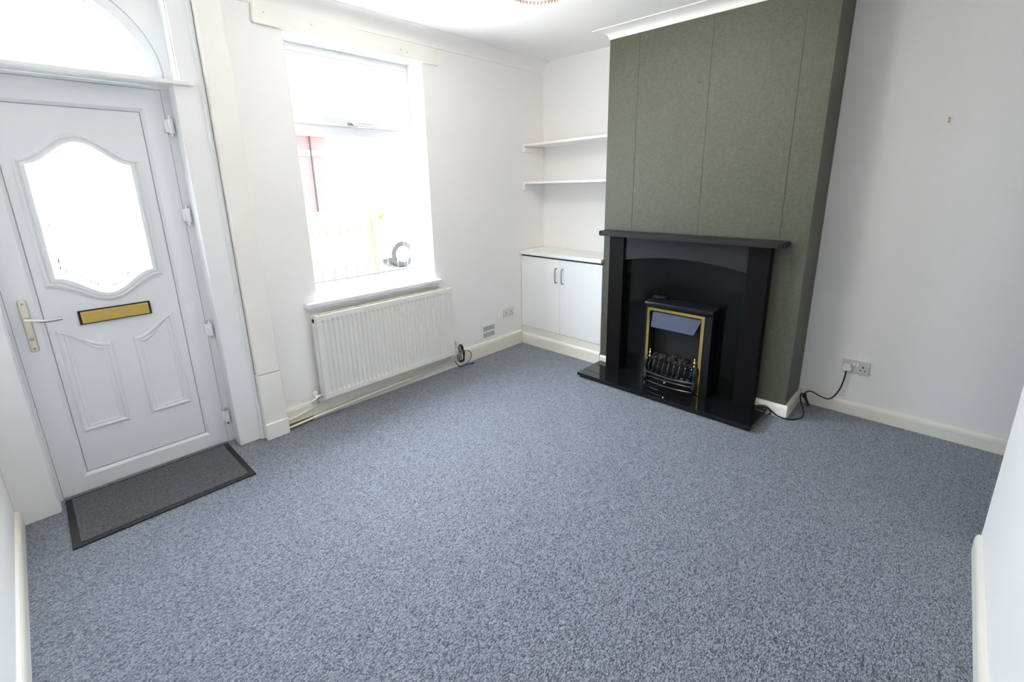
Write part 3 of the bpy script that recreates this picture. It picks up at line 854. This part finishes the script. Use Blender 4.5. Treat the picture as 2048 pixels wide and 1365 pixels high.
bm = B(); box(bm, XU-0.022, WX-0.003, -0.913, -0.003, 0.876, 0.911, 0.006, 3); obj('worktop', bm, 'shelf', cup)
bm = B(); box(bm, XU+0.0, WX-0.003, -0.010, -0.002, 0.911, 0.918, 0.002); obj('sealant_strip', bm, 'cream', cup)
skirt('baseboard_alcove', [((XU+0.004, -0.018), (XU+0.004, -0.912), (-1, 0))], 0.108, 0.018)

def shelf(label, z, dz, zs0, zs1):
    t = thing('alcove_shelf', label, 'shelf', (3.63, -0.457, z), group='white shelves in the alcove')
    bm = B()
    hexa(bm, [(3.487, -0.001, z-0.020), (WX, -0.001, z-0.020), (WX, -0.913, z-0.020+dz), (3.487, -0.913, z-0.020+dz),
              (3.487, -0.001, z), (WX, -0.001, z), (WX, -0.913, z+dz), (3.487, -0.913, z+dz)])
    bmesh.ops.bevel(bm, geom=bm.edges[:], offset=0.0015, segments=1, affect='EDGES')
    obj('board', bm, 'shelf', t)
    bm = B(); box(bm, 3.485, 3.748, -0.022, -0.0005, zs0, zs1, 0.002); obj('batten', bm, 'wall', t)
    bm = B(); box(bm, 3.49, 3.75, -0.912, -0.892, zs0+dz, zs1+dz*0.9, 0.002); obj('batten', bm, 'wall', t)
shelf('upper of the two thin white shelves in the alcove, on a batten', 1.857, 0.018, 1.790, 1.836)
shelf('lower of the two thin white shelves in the alcove, above the cupboard', 1.531, 0.010, 1.458, 1.510)

# ------------------------------------------------------------------ fireplace
hth = thing('fireplace_surround', 'black fireplace surround with mantel shelf, granite back panel and polished hearth against green wall', 'fireplace', (3.36, -1.6, 0.0))
bm = B(); box(bm, 3.095, XC-0.020, -2.243, -0.925, 0.022, 0.043, 0.0015); obj('hearth_slab', bm, 'granite', hth)
bm = B(); box(bm, 3.112, XC-0.020, -2.230, -0.940, 0.001, 0.022); obj('hearth_base', bm, 'fireinner', hth)
bm = B(); prism(bm, [(-1.10, 0.043), (-2.08, 0.043), (-2.08, 1.09), (-1.10, 1.09)], 'x', XC-0.022, XC-0.002); obj('back_panel', bm, 'granite_panel', hth)
LF = 3.362
for y0, y1 in ((-1.146, -1.020), (-2.164, -2.036)):
    bm = B(); box(bm, LF, XC-0.002, y0, y1, 0.043, 1.118, 0.002); obj('leg', bm, 'black', hth)
# frieze with a shallow arch
bm = B()
FR = [(-1.146, 1.118), (-2.036, 1.118)]
for i in range(25):
    u = i/24; y = -2.036 + u*0.89
    FR.append((y, 0.938 + 0.046*(1-(2*u-1)**2)))
prism(bm, FR, 'x', LF+0.018, LF+0.044); obj('frieze', bm, 'black_lighter', hth)
# mantel shelf with clipped corners
bm = B()
SF = 3.297
prism(bm, [(XC-0.001, -0.945), (SF+0.035, -0.945), (SF+0.012, -0.955), (SF, -0.978), (SF, -2.212), (SF+0.012, -2.235), (SF+0.035, -2.245), (XC-0.001, -2.245)], 'z', 1.119, 1.153, 0.003)
obj('mantel_shelf', bm, 'black_lighter', hth)

# electric fire
fi = thing('electric_fire', 'black freestanding electric fire with brass trim, standing on the hearth', 'fire', (3.36, -1.63, 0.043))
FX = 3.305
Y0, Y1 = -1.386, -1.876
bm = B()    # case: sides and rear, opening in front
box(bm, FX+0.010, XC-0.026, Y0-0.028, Y0-0.006, 0.044, 0.640, 0.003); box(bm, FX+0.010, XC-0.026, Y1+0.006, Y1+0.028, 0.044, 0.640, 0.003)
box(bm, XC-0.034, XC-0.026, Y1+0.006, Y0-0.006, 0.044, 0.64)
frame_pts_o = [(Y0, 0.044), (Y1, 0.044), (Y1, 0.650), (Y0, 0.650)]
frame_pts_i = [(-1.420, 0.050), (-1.806, 0.050), (-1.806, 0.606), (-1.420, 0.606)]
strip(bm, frame_pts_o, frame_pts_i, 'x', FX, FX+0.022)
obj('case', bm, 'firebody', fi)
bm = B()    # bowed rounded top
N = 16; prof = [(0.0, 0.628), (-0.010, 0.640), (-0.014, 0.654), (-0.010, 0.664), (0.004, 0.670), (0.045, 0.674), (0.112, 0.674), (0.112, 0.628)]
L = []
for i in range(N+1):
    u = i/N; y = (Y0+0.004) + u*(Y1-Y0-0.008); bow = 0.012*(1-(2*u-1)**2)
    L.append([(FX + a - (bow if a < 0.06 else 0), y, z + (bow*0.7 if z > 0.64 else 0)) for a, z in prof])
rings(bm, L); obj('top_cap', bm, 'firebody', fi, smooth=True)
bm = B(); strip(bm, [(-1.402, 0.048), (-1.826, 0.048), (-1.826, 0.625), (-1.402, 0.625)], [(-1.422, 0.048), (-1.804, 0.048), (-1.804, 0.605), (-1.422, 0.605)], 'x', FX-0.005, FX+0.002)
obj('brass_trim', bm, 'brass', fi, label='brass trim')
bm = B()
box(bm, FX+0.085, FX+0.090, -1.806, -1.420, 0.05, 0.62)
box(bm, FX+0.020, FX+0.090, -1.426, -1.421, 0.05, 0.61); box(bm, FX+0.020, FX+0.090, -1.805, -1.800, 0.05, 0.61)
obj('inner_lining', bm, 'fireinner', fi)
bm = B()    # hood: slanted plate, right lower corner cut away, window reflection put into its colour
fr = [(FX+0.014, -1.436, 0.592), (FX+0.014, -1.800, 0.592), (FX-0.004, -1.757, 0.478), (FX-0.004, -1.436, 0.478)]
hexa(bm, [(x+0.004, y, z) for x, y, z in fr] + fr)
obj('hood', bm, 'visor', fi, label='hood with window reflection put into its blue-grey colour')
# coals
bm = B()
for i in range(70):
    y = -1.448 - random.random()*0.335; x = FX + 0.0 + random.random()*0.07; z = 0.226 + (x-FX)*0.35 + random.random()*0.016
    s = 0.011 + random.random()*0.010
    r = bmesh.ops.create_icosphere(bm, subdivisions=1, radius=s)
    for vv in r['verts']:
        vv.co = Vector((vv.co.x*(0.7+random.random()*0.6), vv.co.y*(0.7+random.random()*0.6), vv.co.z*(0.7+random.random()*0.5))) + Vector((x, y, z))
ob = obj('coals', bm, 'coal', fi); ob['kind'] = 'stuff'
bm = B(); box(bm, FX+0.0, FX+0.08, -1.800, -1.428, 0.13, 0.235); obj('coal_bed', bm, 'fireinner', fi)
# fret: nine curved fingers on a bowed rail
def bow(y): return FX - 0.018 - 0.030*(1-((y+1.613)/0.185)**2)
for i in range(9):
    y = -1.455 - i*0.0395
    bm = B(); b0 = bow(y)
    tube(bm, [(b0+0.034, y, 0.243), (b0+0.012, y, 0.238), (b0-0.006, y, 0.212), (b0-0.010, y, 0.180), (b0+0.0, y, 0.145)], 0.0095, n=10, k=4, taper=(0.6, 1.15))
    obj('fret_bar', bm, 'castiron', fi, smooth=True)
def rail(bm, z, r, off=0.0, y0=-1.425, y1=-1.800, sag=0.0):
    P = []
    for i in range(15):
        u = i/14; y = y0 + (y1-y0)*u; P.append((bow(y)+off, y, z - sag*(1-(2*u-1)**2)))
    tube(bm, P, r, n=10, k=0)
bm = B(); rail(bm, 0.132, 0.011, -0.004); rail(bm, 0.150, 0.007, 0.002); obj('upper_rail', bm, 'castiron', fi, smooth=True)
bm = B(); rail(bm, 0.100, 0.0075, -0.002, sag=-0.004); rail(bm, 0.062, 0.009, -0.006, sag=0.0); obj('lower_rail', bm, 'castiron', fi, smooth=True)
for y in (-1.428, -1.797):
    bm = B()
    b0 = FX-0.016
    tube(bm, [(b0+0.012, y, 0.245), (b0-0.010, y, 0.225), (b0-0.018, y, 0.190), (b0-0.006, y, 0.155), (b0-0.014, y, 0.120), (b0-0.022, y, 0.085), (b0-0.012, y, 0.066), (b0-0.018, y, 0.058)], 0.0115, n=10, k=4)
    box(bm, b0-0.012, b0+0.012, y-0.008, y+0.008, 0.044, 0.24, 0.003)
    obj('end_post', bm, 'castiron', fi, smooth=True)
for y in (-1.446, -1.783):
    bm = B(); lathe(bm, (FX-0.010, y, 0.246), [(0.008, 0), (0.0095, 0.006), (0.009, 0.014), (0.004, 0.019), (0.005, 0.022), (0.0085, 0.032), (0.0085, 0.040), (0.004, 0.047), (0.003, 0.051), (0.0055, 0.056), (0.0055, 0.061), (0.001, 0.067)], n=14)
    obj('finial', bm, 'brass_bright', fi, smooth=True, label='polished brass finial')
bm = B(); lathe(bm, (bow(-1.60)-0.022, -1.600, 0.100), [(0.001, -0.002), (0.008, 0.0), (0.009, 0.004), (0.004, 0.010), (0.004, 0.014)], n=12, axis='x'); obj('knob', bm, 'brass_bright', fi, smooth=True, label='polished brass knob')
bm = B(); box(bm, FX-0.004, FX+0.03, -1.800, -1.428, 0.044, 0.13); obj('ash_front', bm, 'fireinner', fi)
# handset lying on top
bm = B(); prism(bm, [(3.352, -1.408), (3.357, -1.508), (3.402, -1.506), (3.398, -1.404)], 'z', 0.684, 0.700, 0.004)
single('remote_control', bm, 'firebody', 'small black remote control lying on top of the electric fire', 'remote control', (3.377, -1.456, 0.684))

# small brass hook on the right alcove wall, nail marks on the green wall
bm = B()
cyl(bm, (WR, -2.845, 1.822), (WR-0.004, -2.845, 1.822), 0.0045); tube(bm, [(WR-0.003, -2.845, 1.822), (WR-0.010, -2.845, 1.816), (WR-0.012, -2.845, 1.806), (WR-0.006, -2.845, 1.801)], 0.0022, n=8)
cyl(bm, (WR, -2.845, 1.803), (WR-0.003, -2.845, 1.803), 0.004)
single('picture_hook', bm, 'brass', 'tiny brass picture hook high on the right alcove wall', 'hook', (WR, -2.845, 1.81))
bm = B(); cyl(bm, (XC, -1.60, 2.135), (XC-0.004, -1.60, 2.135), 0.004, n=10); cyl(bm, (XC, -1.618, 2.127), (XC-0.003, -1.618, 2.127), 0.003, n=8)
single('nail', bm, 'hole', 'small dark nail in the green chimney breast wall', 'nail', (XC, -1.61, 2.13))

# ------------------------------------------------------------------ pendant light
pc = Vector((2.02, -1.455, 2.312)); PR = 0.118
pn = thing('pendant_light', 'round ceiling pendant shade with rings of smoky pointed bead drops', 'pendant light', (pc.x, pc.y, CH))
bm = B(); lathe(bm, (pc.x, pc.y, CH-0.022), [(0.010, 0), (0.030, 0.004), (0.045, 0.022)]); obj('ceiling_rose', bm, 'plastic', pn, smooth=True)
bm = B(); cyl(bm, (pc.x, pc.y, 2.46), (pc.x, pc.y, CH-0.02), 0.003); cyl(bm, (pc.x, pc.y, 2.42), (pc.x, pc.y, 2.47), 0.018, 0.012); obj('cord', bm, 'plastic', pn)
bm = B()
for r, z in ((PR, 2.344), (PR+0.018, 2.382), (PR+0.018, 2.42)):
    P = [(pc.x+r*math.cos(2*PI*i/40), pc.y+r*math.sin(2*PI*i/40), z) for i in range(41)]; tube(bm, P, 0.003, n=6, k=0)
for i in range(4):
    a = i*PI/2; tube(bm, [(pc.x, pc.y, 2.44), (pc.x+(PR+0.018)*math.cos(a), pc.y+(PR+0.018)*math.sin(a), 2.42), (pc.x+PR*math.cos(a), pc.y+PR*math.sin(a), 2.344)], 0.0018, n=6, k=0)
obj('shade_frame', bm, 'chrome', pn)
def bead(bm, x, y, z, h=0.034, r=0.0072):
    lathe(bm, (x, y, z), [(0.0005, 0), (r, h*0.45), (r, h*0.62), (0.0008, h)], n=6)
NB = 44
b0 = B(); bead(b0, pc.x+PR, pc.y, pc.z, 0.032)
first = obj('bead', b0, 'bead', pn)
for i in range(1, NB):
    a = 2*PI*i/NB
    c = first.copy(); C.objects.link(c); c.parent = pn
    c.rotation_euler = (0, 0, a)
bm = B()
for r, z in ((PR+0.018, 2.352), (PR+0.018, 2.388), (PR*0.7, 2.318)):
    for i in range(NB):
        a = 2*PI*(i+0.5)/NB; bead(bm, pc.x+r*math.cos(a), pc.y+r*math.sin(a), z)
ob = obj('upper_beads', bm, 'bead', pn); ob['kind'] = 'stuff'
bm = B(); lathe(bm, (pc.x, pc.y, 2.36), [(0.002, 0), (0.020, 0.01), (0.029, 0.03), (0.024, 0.05), (0.013, 0.066)]); obj('bulb', bm, 'bulb', pn, smooth=True)
pl = bpy.data.lights.new('pendant_bulb_light', 'POINT'); pl.energy = 11.5; pl.color = (1.0, 0.95, 0.89); pl.shadow_soft_size = 0.09
plo = bpy.data.objects.new('pendant_bulb_light', pl); C.objects.link(plo); plo.parent = pn; plo.location = (0, 0, 2.385-CH)

# ------------------------------------------------------------------ outside, seen through the window
G = -0.28
bm = B(); box(bm, -30, 60, 7.6, 19, G-0.2, G+0.002); single('road', bm, 'asphalt', 'dark asphalt road beyond the timber fence', 'road', (10, 13, G), smooth=False)['kind'] = 'structure'
bm = B(); box(bm, -30, 60, 0.3, 60, G-0.2, G); single('street', bm, 'street', 'pale paved street and forecourt outside the window', 'street', (10, 20, G), smooth=False)['kind'] = 'structure'
# railings in front of the window
t = thing('garden_railing', 'low dark spear-topped iron railing just outside the window', 'railing', (2.8, 2.0, G))
bm = B(); box(bm, 0.6, 4.6, 1.992, 2.008, 0.500, 0.518); box(bm, 0.6, 4.6, 1.992, 2.008, -0.10, -0.08); obj('rail', bm, 'iron', t)
for i in range(30):
    x = 0.66 + i*0.135
    bm = B(); cyl(bm, (x, 2, G), (x, 2, 0.60), 0.006, n=8); lathe(bm, (x, 2, 0.59), [(0.004, 0), (0.013, 0.02), (0.006, 0.05), (0.001, 0.08)], n=8)
    obj('spike', bm, 'iron', t)
# timber fence
t = thing('timber_fence', 'pale orange vertical board fence across the street', 'fence', (3.6, 5.0, G))
for i in range(22):
    x = 2.0 + i*0.125
    bm = B(); box(bm, x, x+0.115, 5.0, 5.02, G, 1.09 + 0.02*random.random()); obj('board', bm, 'fencewood', t)
bm = B(); box(bm, 4.745, 4.86, 4.93, 5.05, G, 1.06); box(bm, 2.0, 4.8, 5.02, 5.06, 0.7, 0.8); obj('post', bm, 'fencewood', t)
# brick house with gutter and downpipe
t = thing('brick_house', 'red brick house with a dark downpipe seen through window', 'house', (9, 22, G))
bm = B(); box(bm, 5.0, 11.1, 20, 26, G, 3.95); obj('brick_wall', bm, 'brick', t)
bm = B(); prism(bm, [(19.6, 3.95), (26.4, 3.95), (23, 6.0)], 'x', 4.8, 11.08); obj('roof', bm, 'slate', t)
bm = B(); box(bm, 4.9, 11.08, 19.75, 19.95, 3.86, 3.98); obj('gutter', bm, 'render', t)
bm = B(); cyl(bm, (10.30, 19.9, 3.9), (10.30, 19.9, G), 0.038, n=10); obj('downpipe', bm, 'lead_pipe', t)
bm = B(); box(bm, 9.3, 10.9, 19.96, 20.0, 2.95, 3.2); box(bm, 9.3, 9.62, 19.95, 20.0, 0.3, 3.95); obj('lintel', bm, 'render', t)
t = thing('rendered_house', 'overexposed pale rendered house to the right of brick house', 'house', (14, 22, G))
bm = B(); box(bm, 11.12, 24, 20.4, 26, G, 3.75); obj('wall', bm, 'render', t)
bm = B(); prism(bm, [(20.0, 3.75), (26.4, 3.75), (23, 5.6)], 'x', 11.13, 24.2); obj('roof', bm, 'slate', t)
bm = B(); box(bm, 11.12, 24, 20.3, 20.4, 2.3, 2.34); obj('string_course', bm, 'slate', t)
# parked car beyond the fence
t = thing('parked_car', 'parked silver car beyond the end of fence', 'car', (7.6, 6.9, G))
bm = B()
prof = [(5.52, G+0.25), (5.50, G+0.60), (5.62, G+0.80), (6.5, G+0.95), (7.1, G+1.38), (8.5, G+1.42), (9.2, G+0.98), (9.6, G+0.92), (9.65, G+0.3)]
prism(bm, prof, 'y', 6.1, 7.7); obj('body', bm, 'carpaint', t)
bm = B(); prism(bm, [(6.85, G+1.02), (7.22, G+1.30), (8.3, G+1.32), (8.7, G+1.02)], 'y', 6.085, 7.715); obj('windows', bm, 'carglass', t)
for x in (6.05, 8.9):
    for y in (6.10, 7.52):
        bm = B(); lathe(bm, (x, y, G+0.30), [(0.17, -0.01), (0.28, -0.01), (0.30, 0.02), (0.30, 0.17), (0.17, 0.18)], n=28, axis='y'); wh = obj('wheel', bm, 'tyre', t)
        bm = B(); lathe(bm, (x, y, G+0.30), [(0.01, -0.018), (0.05, -0.02), (0.07, -0.012), (0.18, -0.014), (0.185, 0.0), (0.01, 0.0)], n=28, axis='y'); obj('hub_cap', bm, 'carpaint', wh)
bm = B(); box(bm, 5.485, 5.53, 6.35, 7.45, G+0.42, G+0.60, 0.01); obj('grille', bm, 'tyre', t)
# hedge
bm = B()
for i in range(170):
    x = 6.3 + random.random()*1.5; y = 8.3 + random.random()*0.5; z = G + random.random()*1.02
    r = bmesh.ops.create_icosphere(bm, subdivisions=1, radius=0.06+random.random()*0.05)
    for vv in r['verts']: vv.co += Vector((x + random.uniform(-.03, .03), y, z + random.uniform(-.03, .03)))
single('hedge', bm, 'hedge', 'yellow-green hedge behind the parked car, right of the timber fence', 'hedge', (7.05, 8.55, G), smooth=False)
